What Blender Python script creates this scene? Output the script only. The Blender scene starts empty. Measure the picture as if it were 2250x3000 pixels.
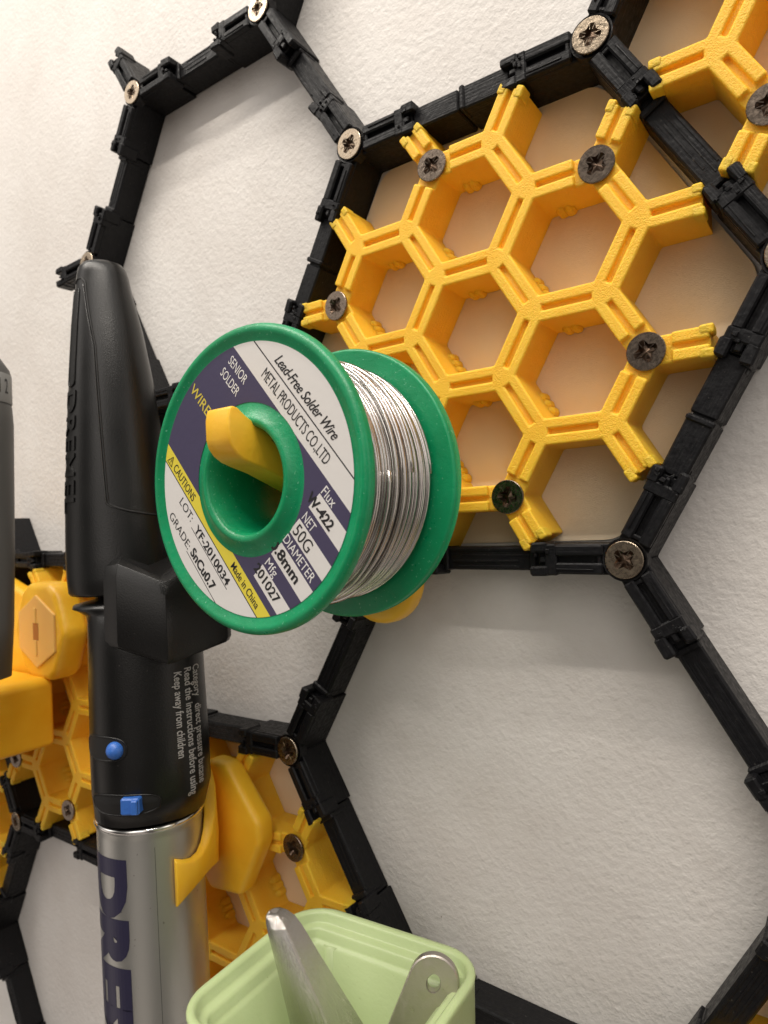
import bpy, bmesh, math, random
from math import sin, cos, pi, radians, sqrt, atan2
from mathutils import Vector, Matrix
random.seed(7)
SC = bpy.context.scene
SC.unit_settings.scale_length = 0.0545        # one unit = one long edge of the black honeycomb, 54.5 mm

# Everything below is written as (x along the wall, y up, z out of the wall); M turns that into Blender's axes.
def M(p): return Vector((p[0], -p[2], p[1]))

# ------------------------------------------------------------------ camera, light, exposure
cam_d = bpy.data.cameras.new('camera'); cam = bpy.data.objects.new('camera', cam_d)
SC.collection.objects.link(cam); SC.camera = cam
cam_d.sensor_fit = 'HORIZONTAL'; cam_d.sensor_width = 36; cam_d.lens = 1955.2 / 2250 * 36
cam_d.clip_start = 0.02; cam_d.clip_end = 200
RX = (0.8173825, -0.04343355, -0.57445572); RY = (-0.04956778, -0.99875832, 0.00498521); RZ = (-0.57395896, 0.02439967, -0.81852048)
CP = (1.13793979, -0.742822223, 2.21770548)
r_, u_, b_ = M(RX), -M(RY), -M(RZ)
cam.matrix_world = Matrix(((r_.x, u_.x, b_.x, M(CP).x), (r_.y, u_.y, b_.y, M(CP).y), (r_.z, u_.z, b_.z, M(CP).z), (0, 0, 0, 1)))
cam_d.dof.use_dof = True; cam_d.dof.focus_distance = 2.25; cam_d.dof.aperture_fstop = cam_d.lens / 1000 / 0.012

W = bpy.data.worlds.new('World'); SC.world = W; W.use_nodes = True
wn = W.node_tree.nodes; wl = W.node_tree.links; wn.clear()
wo = wn.new('ShaderNodeOutputWorld'); bg = wn.new('ShaderNodeBackground'); wl.new(bg.outputs[0], wo.inputs[0])
tc = wn.new('ShaderNodeTexCoord'); sx = wn.new('ShaderNodeSeparateXYZ'); cr = wn.new('ShaderNodeValToRGB')
mr = wn.new('ShaderNodeMapRange'); mr.inputs[1].default_value = -1; mr.inputs[2].default_value = 1
wl.new(tc.outputs['Generated'], sx.inputs[0]); wl.new(sx.outputs[2], mr.inputs[0]); wl.new(mr.outputs[0], cr.inputs[0]); wl.new(cr.outputs[0], bg.inputs[0])
e = cr.color_ramp.elements; e[0].color = (.26, .22, .19, 1); e[1].color = (1, .95, .90, 1); e[1].position = .95
e2 = e.new(.45); e2.color = (.35, .31, .28, 1); e3 = e.new(.6); e3.color = (.62, .57, .52, 1)
bg.inputs[1].default_value = 0.92
nz = wn.new('ShaderNodeTexNoise'); nz.inputs['Scale'].default_value = 1.6; nz.inputs['Detail'].default_value = 1; wl.new(tc.outputs['Generated'], nz.inputs['Vector'])
m2 = wn.new('ShaderNodeMapRange'); m2.inputs[1].default_value = .35; m2.inputs[2].default_value = .65; m2.inputs[3].default_value = .35; m2.inputs[4].default_value = 1.65; wl.new(nz.outputs[0], m2.inputs[0])
vm = wn.new('ShaderNodeVectorMath'); vm.operation = 'SCALE'; wl.new(cr.outputs[0], vm.inputs[0]); at = wn.new('ShaderNodeMath'); at.operation = 'ARCTAN2'; wl.new(sx.outputs[0], at.inputs[0]); wl.new(sx.outputs[1], at.inputs[1])
k3 = wn.new('ShaderNodeMath'); k3.operation = 'MULTIPLY_ADD'; wl.new(at.outputs[0], k3.inputs[0]); k3.inputs[1].default_value = 5; k3.inputs[2].default_value = .6
sn = wn.new('ShaderNodeMath'); sn.operation = 'SINE'; wl.new(k3.outputs[0], sn.inputs[0])
m3 = wn.new('ShaderNodeMapRange'); m3.interpolation_type = 'SMOOTHSTEP'; m3.inputs[1].default_value = -.6; m3.inputs[2].default_value = .9; m3.inputs[3].default_value = .35; m3.inputs[4].default_value = 1.9; wl.new(sn.outputs[0], m3.inputs[0])  # invented bands of brightness all round, added so the metal shows streaks
mm = wn.new('ShaderNodeMath'); mm.operation = 'MULTIPLY'; wl.new(m2.outputs[0], mm.inputs[0]); wl.new(m3.outputs[0], mm.inputs[1]); wl.new(mm.outputs[0], vm.inputs['Scale']); wl.new(vm.outputs[0], bg.inputs[0])

def strip(name, loc, aim, sxx, syy, power, col):
    d = bpy.data.lights.new(name, 'AREA'); d.shape = 'RECTANGLE'; d.size = sxx; d.size_y = syy; d.energy = power; d.color = col
    o = bpy.data.objects.new(name, d); SC.collection.objects.link(o); o.location = M(loc)
    dirv = (M(aim) - M(loc)).normalized(); X = Vector((1, 0, 0)); Z = -dirv; Y = Z.cross(X).normalized()
    o.rotation_euler = Matrix((X, Y, Z)).transposed().to_euler(); return o
strip('shelf_light', (-.7, 8.5, 5.2), (-.5, -3.2, .2), 14, .15, 830, (1, .925, .83))
strip('shelf_light', (-.7, 8.6, 3.2), (-.5, -3.2, .2), 14, .15, 590, (1, .935, .85))

SC.view_settings.view_transform = 'Standard'; SC.view_settings.look = 'None'
SC.view_settings.exposure = 0; SC.view_settings.gamma = 1
SC.cycles.max_bounces = 10; SC.cycles.diffuse_bounces = 5

# ------------------------------------------------------------------ materials
def mat(name, col, rough=.5, metal=0, spec=.5, sss=0, sss_r=(1, .5, .2), sss_s=.03, coat=0):
    m = bpy.data.materials.new(name); m.use_nodes = True; b = m.node_tree.nodes['Principled BSDF']
    b.inputs['Base Color'].default_value = (*col, 1); b.inputs['Roughness'].default_value = rough
    b.inputs['Metallic'].default_value = metal; b.inputs['Specular IOR Level'].default_value = spec
    if sss: b.inputs['Subsurface Weight'].default_value = sss; b.inputs['Subsurface Radius'].default_value = sss_r; b.inputs['Subsurface Scale'].default_value = sss_s
    if coat: b.inputs['Coat Weight'].default_value = coat; b.inputs['Coat Roughness'].default_value = .15
    return m
def bsdf(m): return m.node_tree.nodes['Principled BSDF']
def noise_node(m, scale, detail=3, coord='Object', stretch=(1, 1, 1), rough=.5, dist=0):
    n = m.node_tree.nodes; l = m.node_tree.links
    t = n.new('ShaderNodeTexCoord'); mp = n.new('ShaderNodeMapping'); mp.inputs['Scale'].default_value = stretch
    ns = n.new('ShaderNodeTexNoise'); ns.inputs['Scale'].default_value = scale; ns.inputs['Detail'].default_value = detail
    ns.inputs['Roughness'].default_value = rough; ns.inputs['Distortion'].default_value = dist
    l.new(t.outputs[coord], mp.inputs[0]); l.new(mp.outputs[0], ns.inputs['Vector']); return ns
def bump(m, layers, strength=1):
    """layers: (node output, height) chained into the normal"""
    n = m.node_tree.nodes; l = m.node_tree.links; prev = None
    for out, dist in layers:
        b = n.new('ShaderNodeBump'); b.inputs['Strength'].default_value = strength; b.inputs['Distance'].default_value = dist
        l.new(out, b.inputs['Height'])
        if prev: l.new(prev.outputs[0], b.inputs['Normal'])
        prev = b
    l.new(prev.outputs[0], bsdf(m).inputs['Normal'])
def tint(m, out, c0, c1, p0=.3, p1=.7):
    n = m.node_tree.nodes; l = m.node_tree.links; r = n.new('ShaderNodeValToRGB')
    r.color_ramp.elements[0].position = p0; r.color_ramp.elements[0].color = (*c0, 1)
    r.color_ramp.elements[1].position = p1; r.color_ramp.elements[1].color = (*c1, 1)
    l.new(out, r.inputs[0]); l.new(r.outputs[0], bsdf(m).inputs['Base Color'])
def roughvar(m, out, a, b):
    n = m.node_tree.nodes; l = m.node_tree.links; r = n.new('ShaderNodeMapRange')
    r.inputs[1].default_value = .3; r.inputs[2].default_value = .7; r.inputs[3].default_value = a; r.inputs[4].default_value = b
    l.new(out, r.inputs[0]); l.new(r.outputs[0], bsdf(m).inputs['Roughness'])

MW = mat('wall_paint', (.74, .71, .68), .55, spec=.3)
wa = noise_node(MW, 34, 2, rough=.45); wb = noise_node(MW, 62, 3, rough=.55); wc = noise_node(MW, 5, 2)
wd = noise_node(MW, 110, 3, rough=.6)
bump(MW, [(wc.outputs[0], .004), (wa.outputs[0], .0034), (wb.outputs[0], .0030), (wd.outputs[0], .0010)], .9)
we = noise_node(MW, 1.3, 4, rough=.7); tint(MW, we.outputs[0], (.70, .665, .63), (.77, .745, .715), .35, .65)
MB_ = mat('black_print', (.006, .006, .0072), .42, spec=.24)
ub = noise_node(MB_, 1, 3, 'UV', (3, 170, 1)); ubb = noise_node(MB_, 55, 3)
bump(MB_, [(ub.outputs[0], .0022), (ubb.outputs[0], .003)], .7); roughvar(MB_, ubb.outputs[0], .32, .6)
MY = mat('yellow_print', (.95, .58, .045), .5, spec=.4, sss=.3, sss_r=(1, .42, .06), sss_s=.06)
ya = noise_node(MY, 95, 3, rough=.7); yb = noise_node(MY, 9, 3)
yc = noise_node(MY, 210, 2); yl = noise_node(MY, 6, 2, stretch=(1, 30, 1)); bump(MY, [(yl.outputs[0], .002), (ya.outputs[0], .0028), (yc.outputs[0], .0030)], .85); tint(MY, yb.outputs[0], (.93, .52, .026), (.97, .58, .045))
MYs = mat('yellow_smooth', (.92, .49, .02), .36, spec=.5, sss=.15, sss_r=(1, .45, .08), sss_s=.05)
ys = noise_node(MYs, 20, 3); ys2 = noise_node(MYs, 5, 3); bump(MYs, [(ys.outputs[0], .004)], .7); tint(MYs, ys2.outputs[0], (.90, .47, .018), (.96, .56, .035))
MP = mat('backing', (.66, .47, .28), .38, spec=.5)
pa = noise_node(MP, 3, 3); pb = noise_node(MP, 120, 3, stretch=(1, 1, 6)); bump(MP, [(pa.outputs[0], .01), (pb.outputs[0], .0025)], .8); tint(MP, pa.outputs[0], (.77, .63, .44), (.85, .72, .53))
def metal(name, c, r, sc=60):
    m = mat(name, c, r, 1); nn = noise_node(m, sc, 4, rough=.7); roughvar(m, nn.outputs[0], r * .75, r * 1.4); bump(m, [(nn.outputs[0], .002)], .5); return m
MS = metal('screw_brass', (.44, .36, .27), .26); MSd = metal('nickel_dark_reflection', (.25, .20, .16), .25)  # insert screws: nickel darkened to paint in the dark surroundings it reflects
MG = mat('green_plastic', (.0, .27, .105), .33, spec=.5, sss=.25, sss_r=(.2, 1, .5), sss_s=.05)
ga = noise_node(MG, 40, 4, rough=.7); gb = noise_node(MG, 8, 2); bump(MG, [(ga.outputs[0], .003)], .6); roughvar(MG, ga.outputs[0], .26, .45); tint(MG, gb.outputs[0], (0, .24, .09), (.003, .30, .12))
MWi = mat('solder_wire', (.60, .575, .555), .22, 1)
MK = mat('torch_black', (.005, .005, .005), .30, spec=.42)
ka = noise_node(MK, 170, 2); kb = noise_node(MK, 4, 3); bump(MK, [(ka.outputs[0], .0011)], .6); roughvar(MK, kb.outputs[0], .27, .38)
MKd = mat('recess_shade', (.004, .004, .004), .6)  # black standing in for shade inside the slot, openings and seam groove
MKh = mat('groove_edge', (.03, .03, .03), .25)  # grey for the panel groove's painted highlight and for the sleeve seam
MSi = mat('silver_lacquer', (.56, .56, .53), .3, .85)
sa = noise_node(MSi, 220, 2); sb = noise_node(MSi, 3, 2, stretch=(1, 1, .3)); bump(MSi, [(sa.outputs[0], .0012)], .5); roughvar(MSi, sb.outputs[0], .27, .38)
MCh = mat('chrome', (.85, .84, .82), .12, 1)
MNa = mat('navy_ink', (.022, .02, .05), .35)
MGi = mat('grey_ink', (.42, .41, .40), .5)
MBl = mat('blue_plastic', (.035, .14, .50), .35)
bn = noise_node(MBl, 60, 3); bump(MBl, [(bn.outputs[0], .003)], .6)
ML = mat('lime_plastic', (.50, .66, .25), .38, sss=.08, sss_r=(.6, 1, .3), sss_s=.06)
la = noise_node(ML, 60, 3); lb = noise_node(ML, 2.5, 2); bump(ML, [(la.outputs[0], .0015)], .6); tint(ML, lb.outputs[0], (.41, .51, .25), (.46, .56, .29))
MSt = mat('brushed_steel', (.58, .56, .53), .16, 1)
sta = noise_node(MSt, 30, 4, 'UV', (1.5, 22, 1)); bump(MSt, [(sta.outputs[0], .002)], .6); roughvar(MSt, sta.outputs[0], .10, .2)
MSh = metal('pitted_steel', (.46, .42, .38), .34, 34); bsdf(MSh).inputs['Metallic'].default_value = .9
MPe = mat('pen_grey', (.10, .098, .092), .5); MPb = mat('pen_band', (.30, .30, .29), .5); MIk = mat('black_ink', (.01, .01, .012), .45)
MWk = mat('white_ink', (.78, .77, .76), .45); MYk = mat('gold_ink', (.62, .50, .06), .45)
MO = mat('orange_hex', (.90, .52, .14), .45, sss=.2, sss_r=(1, .4, .1), sss_s=.04)

def specks(m, scale, thr, col, coord='Object'):
    n = m.node_tree.nodes; l = m.node_tree.links; b = bsdf(m); ns = noise_node(m, scale, 2, coord, rough=.4)
    r = n.new('ShaderNodeMapRange'); r.inputs[1].default_value = thr; r.inputs[2].default_value = thr + .03; l.new(ns.outputs[0], r.inputs[0])
    mx = n.new('ShaderNodeMix'); mx.data_type = 'RGBA'; l.new(r.outputs[0], mx.inputs[0]); mx.inputs[7].default_value = (*col, 1)
    if b.inputs['Base Color'].links: l.new(b.inputs['Base Color'].links[0].from_socket, mx.inputs[6])
    else: mx.inputs[6].default_value = b.inputs['Base Color'].default_value
    l.new(mx.outputs[2], b.inputs['Base Color'])
specks(MB_, 90, .735, (.05, .048, .045)); specks(MK, 120, .76, (.06, .055, .05)); specks(MG, 110, .70, (.12, .42, .25)); specks(ML, 80, .74, (.35, .42, .2)); specks(MW, 30, .785, (.42, .38, .34)); specks(MSi, 70, .74, (.3, .29, .27))
# the printed face of the spool label: bands across "along/perp" coordinates carried as UV
MLb = mat('spool_label', (.7, .7, .7), .34, spec=.5)
def build_label():
    n = MLb.node_tree.nodes; l = MLb.node_tree.links
    t = n.new('ShaderNodeUVMap'); s = n.new('ShaderNodeSeparateXYZ'); l.new(t.outputs[0], s.inputs[0]); U, V = s.outputs[0], s.outputs[1]
    def mth(op, a, b):
        m = n.new('ShaderNodeMath'); m.operation = op
        for i, q in enumerate((a, b)):
            if isinstance(q, (int, float)): m.inputs[i].default_value = q
            else: l.new(q, m.inputs[i])
        return m.outputs[0]
    def between(x, lo, hi): return mth('MULTIPLY', mth('GREATER_THAN', x, lo), mth('LESS_THAN', x, hi))
    def mix(f, a, b):
        m = n.new('ShaderNodeMix'); m.data_type = 'RGBA'; l.new(f, m.inputs[0])
        for k, q in ((6, a), (7, b)):
            if isinstance(q, tuple): m.inputs[k].default_value = (*q, 1)
            else: l.new(q, m.inputs[k])
        return m.outputs[2]
    white, navy, yel, blk = (.72, .70, .68), (.052, .043, .098), (.74, .62, .05), (.015, .015, .02)
    c = mix(between(V, -.239, .214), white, navy)
    c = mix(between(V, -.289, -.239), c, yel); c = mix(between(V, -.2925, -.2885), c, blk); c = mix(between(V, .2855, .290), c, blk)
    for lo, hi in ((.108, .167), (.001, .058), (-.105, -.047), (-.212, -.156)):
        c = mix(mth('MULTIPLY', between(V, lo, hi), mth('GREATER_THAN', U, .212)), c, white)
    for lo, u0, u1 in ((-.343, -.105, .165), (-.418, -.062, .20)):
        c = mix(mth('MULTIPLY', between(V, lo - .0015, lo + .0015), between(U, u0, u1)), c, blk)
    l.new(c, bsdf(MLb).inputs['Base Color'])
    nn = noise_node(MLb, 40, 4); bump(MLb, [(nn.outputs[0], .0012)], .5)
build_label()

# ------------------------------------------------------------------ helpers
def link(o, parent=None):
    SC.collection.objects.link(o)
    if parent: o.parent = parent
    return o
def tag(o, label=None, cat=None, group=None, kind=None):
    if label: o['label'] = label
    if cat: o['category'] = cat
    if group: o['group'] = group
    if kind: o['kind'] = kind
    return o
def thing(name, loc, label, cat, group=None):
    o = bpy.data.objects.new(name, None); o.empty_display_size = .1; o.location = M(loc); link(o); o['org'] = list(loc)
    return tag(o, label, cat, group)
def finish(name, bm, m, parent=None, smooth=False, bevel=0, seg=2, angle=40, merge=0, org=None):
    """bm holds scene coordinates; they are made local to the parent's place"""
    if org is None: org = parent['org'] if parent is not None and 'org' in parent else (0, 0, 0)
    if merge: bmesh.ops.remove_doubles(bm, verts=bm.verts, dist=merge)
    bmesh.ops.recalc_face_normals(bm, faces=bm.faces)
    for v in bm.verts: v.co = M(v.co - Vector(org))
    me = bpy.data.meshes.new(name); bm.to_mesh(me); bm.free()
    for p in me.polygons: p.use_smooth = smooth
    if isinstance(m, (list, tuple)):
        for k in m: me.materials.append(k)
    else: me.materials.append(m)
    o = bpy.data.objects.new(name, me); link(o, parent)
    if parent is None: o.location = M(org)
    o['org'] = list(org)
    if bevel:
        md = o.modifiers.new('bevel', 'BEVEL'); md.width = bevel; md.segments = seg; md.limit_method = 'ANGLE'; md.angle_limit = radians(angle); md.harden_normals = False
    if smooth == 'auto' or (smooth and bevel):
        for p in me.polygons: p.use_smooth = True
    return o
def box_in(bm, F, s0, s1, w0, w1, z0, z1, jit=0, bev=0):
    """box in a local frame F = (origin, dir s, dir w, dir z); UV runs along s"""
    uv = bm.loops.layers.uv.verify(); O, S, Wd, Z = F; vs = []
    for s in (s0, s1):
        for w in (w0, w1):
            for z in (z0, z1):
                q = O + S * (s + random.uniform(-jit, jit)) + Wd * (w + random.uniform(-jit, jit)) + Z * (z + random.uniform(-jit, jit)); vs.append(bm.verts.new(q))
    fs = [bm.faces.new([vs[i] for i in f]) for f in ((0, 1, 3, 2), (4, 6, 7, 5), (0, 4, 5, 1), (2, 3, 7, 6), (0, 2, 6, 4), (1, 5, 7, 3))]
    for f in fs:
        for lp in f.loops:
            d = lp.vert.co - O; lp[uv].uv = (d.dot(S), d.dot(Wd) + d.dot(Z))
    if bev:
        ed = list({e for f in fs for e in f.edges}); bmesh.ops.bevel(bm, geom=ed, offset=bev, segments=1, profile=.5, affect='EDGES')
def V3(*a): return Vector(a)
ZO = V3(0, 0, 1)
def tube(bm, pts, r, n=8, closed=False, cap=True):
    uv = bm.loops.layers.uv.verify(); rings = []; N = len(pts); pts = [Vector(p) for p in pts]
    up = None; L = 0
    for i, p in enumerate(pts):
        a = pts[i - 1] if (i > 0 or closed) else p; b = pts[(i + 1) % N] if (i < N - 1 or closed) else p
        t = (b - a).normalized()
        if up is None: up = t.orthogonal().normalized()
        up = (up - t * up.dot(t)).normalized(); sd = t.cross(up); rr = r[i] if isinstance(r, (list, tuple)) else r
        rings.append([bm.verts.new(p + (up * cos(2 * pi * k / n) + sd * sin(2 * pi * k / n)) * rr) for k in range(n)])
    for i in range(N if closed else N - 1):
        A, B = rings[i], rings[(i + 1) % N]
        for k in range(n): bm.faces.new((A[k], A[(k + 1) % n], B[(k + 1) % n], B[k]))
    if cap and not closed: bm.faces.new(rings[0]); bm.faces.new(rings[-1][::-1])
def lathe(bm, O, A, prof, n=96, B=None):
    """prof: (radius, height) list; a closed loop of profile when first == last"""
    A = Vector(A).normalized(); X = Vector(B) if B else A.orthogonal().normalized(); Y = A.cross(X); O = Vector(O)
    closed = prof[0] == prof[-1]; P = prof[:-1] if closed else prof; rings = []
    for r, h in P:
        if r < 1e-6: rings.append([bm.verts.new(O + A * h)]); continue
        rings.append([bm.verts.new(O + A * h + (X * cos(2 * pi * k / n) + Y * sin(2 * pi * k / n)) * r) for k in range(n)])
    K = len(P)
    for i in range(K if closed else K - 1):
        a, b = rings[i], rings[(i + 1) % K]
        for k in range(n):
            k2 = (k + 1) % n
            if len(a) == 1: bm.faces.new((a[0], b[k2], b[k]))
            elif len(b) == 1: bm.faces.new((a[k], a[k2], b[0]))
            else: bm.faces.new((a[k], a[k2], b[k2], b[k]))
def prism(bm, poly, place, d0, d1):
    """extrude a 2D outline; place(u, v, d) gives the point"""
    a = [bm.verts.new(place(u, v, d0)) for u, v in poly]; b = [bm.verts.new(place(u, v, d1)) for u, v in poly]; n = len(poly)
    bm.faces.new(a[::-1]); bm.faces.new(b)
    for i in range(n): bm.faces.new((a[i], a[(i + 1) % n], b[(i + 1) % n], b[i]))
def rrect(w, h, r, n=6, cx=0, cy=0):
    out = []
    for sx_, sy_, a0 in ((1, 1, 0), (-1, 1, 90), (-1, -1, 180), (1, -1, 270)):
        for k in range(n + 1):
            a = radians(a0 + 90 * k / n); out.append((cx + sx_ * (w / 2 - r) + r * cos(a), cy + sy_ * (h / 2 - r) + r * sin(a)))
    return out
def text_bm(s, bold=0, shear=0, spacing=1.0, thick=0, sub=0):
    """text turned into a bmesh in its own plane, with bounds"""
    c = bpy.data.curves.new('t', 'FONT'); c.body = s; c.size = 1; c.offset = bold; c.shear = shear; c.space_character = spacing; c.extrude = thick; c.resolution_u = 4
    o = bpy.data.objects.new('t', c); SC.collection.objects.link(o); dg = bpy.context.evaluated_depsgraph_get(); dg.update()
    me = bpy.data.meshes.new_from_object(o.evaluated_get(dg)); bm = bmesh.new(); bm.from_mesh(me)
    bpy.data.objects.remove(o); bpy.data.curves.remove(c); bpy.data.meshes.remove(me)
    bm.faces.ensure_lookup_table()
    x0 = min(v.co.x for v in bm.verts); x1 = max(v.co.x for v in bm.verts); y0 = min(v.co.y for v in bm.verts); y1 = max(v.co.y for v in bm.verts)
    return bm, x0, x1, y0, y1

# ------------------------------------------------------------------ wall
bm = bmesh.new()
prism(bm, [(-14, -9), (10, -9), (10, 5.2), (-14, 5.2)], lambda u, v, d: V3(u, v, d), -.6, -.2)
tag(finish('wall', bm, MW), 'off white painted wall with a fine rough plaster texture', kind='structure')

# ------------------------------------------------------------------ black honeycomb frame
S3 = sqrt(3) / 2
VT = {}
def vkey(x, k): return (x, k)          # k counts rows of S3
meas = {(.5, 1): (.503, .867), (-.5, 1): (-.515, .876), (-2, 2): (-1.989, 1.713), (-1, 2): (-1.012, 1.706), (1, -2): (1.05, -1.79), (.5, -3): (.54, -2.655), (-2.5, 1): (-2.478, .896), (1, 0): (1.026, -.008),
        (.5, -1): (.524, -.879), (-1, -2): (-1.009, -1.731), (-3.5, -1): (-3.497, -.845), (-3.5, -3): (-3.52, -2.587)}
def vpos(x, k):
    q = meas.get((x, k)); return V3(q[0], q[1], 0) if q else V3(x, k * S3, 0)
def nbrs(x, k):
    """(neighbour keys) of a vertex of the honeycomb"""
    i = round(x * 2)
    right = (i - (3 if k % 2 else 0)) % 6          # which sublattice
    # sublattice A has an arm pointing right
    isA = ((i % 6) == 2 and k % 2 == 0) or ((i % 6) == 5 and k % 2)
    s = 1 if isA else -1
    return [(x + s * 1, k), (x - s * .5, k + 1), (x - s * .5, k - 1)]
JN = [(.5, 1), (-.5, 1), (-1, 0), (-.5, -1), (.5, -1), (1, 0), (-1, 2), (-2, 2), (-2.5, 1), (-2, 0), (-1, -2), (-.5, -3), (.5, -3), (1, -2), (-2.5, -1), (-2, -2),
      (-3.5, -1), (-4, -2), (-3.5, -3), (-2.5, -3), (-2, -4), (-1, -4), (1, 2), (-4, -4), (-3.5, -5), (1, -4), (2, 0)]
NOBAR = {((-2.5, 1), (-3.5, 1)), ((-2, 2), (-2.5, 3)), ((-1, 2), (-.5, 3)), ((-3.5, -1), (-4, 0))}
frame = thing('hexagon_wall_rack', (-.5, -.8, -.2), 'large black plastic hexagon frame screwed to the wall, its ring walls joined at screwed corners', 'wall rack')
H = .052
def make_junction(key):
    P = vpos(*key); bm = bmesh.new(); dirs = []
    for nb in nbrs(*key):
        S = (vpos(*nb) - P).normalized(); dirs.append(S); Wd = V3(-S.y, S.x, 0); F = (P, S, Wd, ZO); j = .0012
        box_in(bm, F, .03, .30, -H, H, -.1995, -.024, 0, .003)
        h = H - .002
        box_in(bm, F, .068, .235, -h, -.011, -.030, 0, j, .006); box_in(bm, F, .068, .235, .011, h, -.030, 0, j, .006)
        box_in(bm, F, .10, .228, .031, .036, -.03, .0035, j, .001)      # print ridge on a rail
        box_in(bm, F, .228, .272, -h - .004, h + .004, -.07, .001, j * 2, .006)
        box_in(bm, F, .075, .09, -.02, .02, -.037, -.006, j, .004)
        a, b = random.uniform(.0, .012), random.uniform(.0, .012)       # snap teeth at the end
        box_in(bm, F, .262, .318 + a, h - .028, h + .01, -.10, .006, j * 3, .007); box_in(bm, F, .262, .318 + b, -h - .01, -h + .028, -.10, .006, j * 3, .007)
        box_in(bm, F, .255, .295, -.012, .012, -.09, -.004, j * 3, .005)
        box_in(bm, F, .295, .325, -H + .003, H - .003, -.10, -.055, j * 3, .006)
        for q in range(5):
            s = random.uniform(.236, .30); w = random.uniform(-h, h); r = random.uniform(.004, .009)
            box_in(bm, F, s, s + r * 1.6, w - r, w + r, -.01, .004 + random.uniform(0, .006), .002, .002)
    # hub under the screw: a six-sided core that stays between the arms
    c = []
    for S in dirs:
        Wd = V3(-S.y, S.x, 0); c += [S * .0305 - Wd * (H + .0005), S * .0305 + Wd * (H + .0005)]
    c.sort(key=lambda p: atan2(p.y, p.x)); c = [p * 1.03 for p in c]
    prism(bm, [(p.x, p.y) for p in c], lambda u, v, d: P + V3(u, v, d), -.1992, -.0335)
    # collar round the screw
    lathe(bm, P, ZO, [(.066, -.05), (.066, -.010), (.072, -.008), (.074, -.05), (.066, -.05)], 24)
    return finish('corner_joint', bm, MB_, frame, smooth=False)
MRc = mat('screw_recess_shade', (.13, .09, .065), .3, 1)  # darker metal that paints shade into the cross recess
def screw_mesh(dark=False):
    bm = bmesh.new(); R = .0615; n = 40
    # pozidriv outline of the recess
    cr_ = []
    for q in range(4):
        a = q * pi / 2; w = .0095; L = .036; k = .0165
        for u, v in ((L, -w), (L + .002, 0), (L, w), (k, k)):
            cr_.append((u * cos(a) - v * sin(a), u * sin(a) + v * cos(a)))
    z = .002
    co = [bm.verts.new((u, v, z)) for u, v in cr_]; ci = [bm.verts.new((u * .62, v * .62, z - .017)) for u, v in cr_]; N = len(co)
    for i in range(N): bm.faces.new((co[i], co[(i + 1) % N], ci[(i + 1) % N], ci[i]))
    cc = bm.verts.new((0, 0, z - .012))
    for i in range(N): bm.faces.new((ci[i], ci[(i + 1) % N], cc))
    ou = [bm.verts.new((R * .965 * cos(2 * pi * k / n), R * .965 * sin(2 * pi * k / n), z)) for k in range(n)]
    o2 = [bm.verts.new((R * cos(2 * pi * k / n), R * sin(2 * pi * k / n), z - .002)) for k in range(n)]
    o3 = [bm.verts.new((R * cos(2 * pi * k / n), R * sin(2 * pi * k / n), z - .009)) for k in range(n)]
    o4 = [bm.verts.new((R * .45 * cos(2 * pi * k / n), R * .45 * sin(2 * pi * k / n), z - .045)) for k in range(n)]
    for k in range(n):
        k2 = (k + 1) % n
        for a, b in ((ou, o2), (o2, o3), (o3, o4)): bm.faces.new((a[k], a[k2], b[k2], b[k]))
    bm.faces.new(o4)
    eds = [bm.edges.get((co[i], co[(i + 1) % N])) for i in range(N)] + [bm.edges.get((ou[k], ou[(k + 1) % n])) for k in range(n)]
    bmesh.ops.triangle_fill(bm, use_beauty=True, edges=eds)
    for q in range(4):                      # the four index ticks
        a = q * pi / 2 + pi / 4; F = (V3(0, 0, z), V3(cos(a), sin(a), 0), V3(-sin(a), cos(a), 0), ZO)
        box_in(bm, F, .024, .043, -.0013, .0013, -.001, .0014, 0, 0)
        for sg in (-1, 1):
            a2 = q * pi / 2 + sg * .27; F = (V3(0, 0, z), V3(cos(a2), sin(a2), 0), V3(-sin(a2), cos(a2), 0), ZO); box_in(bm, F, .016, .035, -.0008, .0008, -.001, .0012, 0, 0)
    bmesh.ops.recalc_face_normals(bm, faces=bm.faces)
    for v in bm.verts: v.co = M(v.co)
    me = bpy.data.meshes.new('screw'); bm.to_mesh(me); bm.free(); me.materials.append(MSd if dark else MS); me.materials.append(MRc)
    for p in me.polygons:
        if all(((me.vertices[i].co.x ** 2 + me.vertices[i].co.z ** 2) ** .5) < .04 for i in p.vertices) and min(-me.vertices[i].co.y for i in p.vertices) < .0005 - .003: p.material_index = 1
    return me
SCR, SCRd = screw_mesh(), screw_mesh(True)
def add_screw(P, parent, dark=False):
    o = bpy.data.objects.new('screw', SCRd if dark else SCR); link(o, parent); og = Vector(parent['org'])
    o.location = M(Vector(P) - og); o.rotation_euler = (random.uniform(-.05, .05), random.uniform(0, 6.28), random.uniform(-.05, .05)); return o
for key in JN:
    jn = make_junction(key); P = vpos(*key); s_ = add_screw(P + V3(0, 0, .0), jn)
done = set()
JOINTED = {frozenset(((.5, 1), (-.5, 1))), frozenset(((1, 0), (.5, -1))), frozenset(((-1, 0), (-.5, 1)))}
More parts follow.
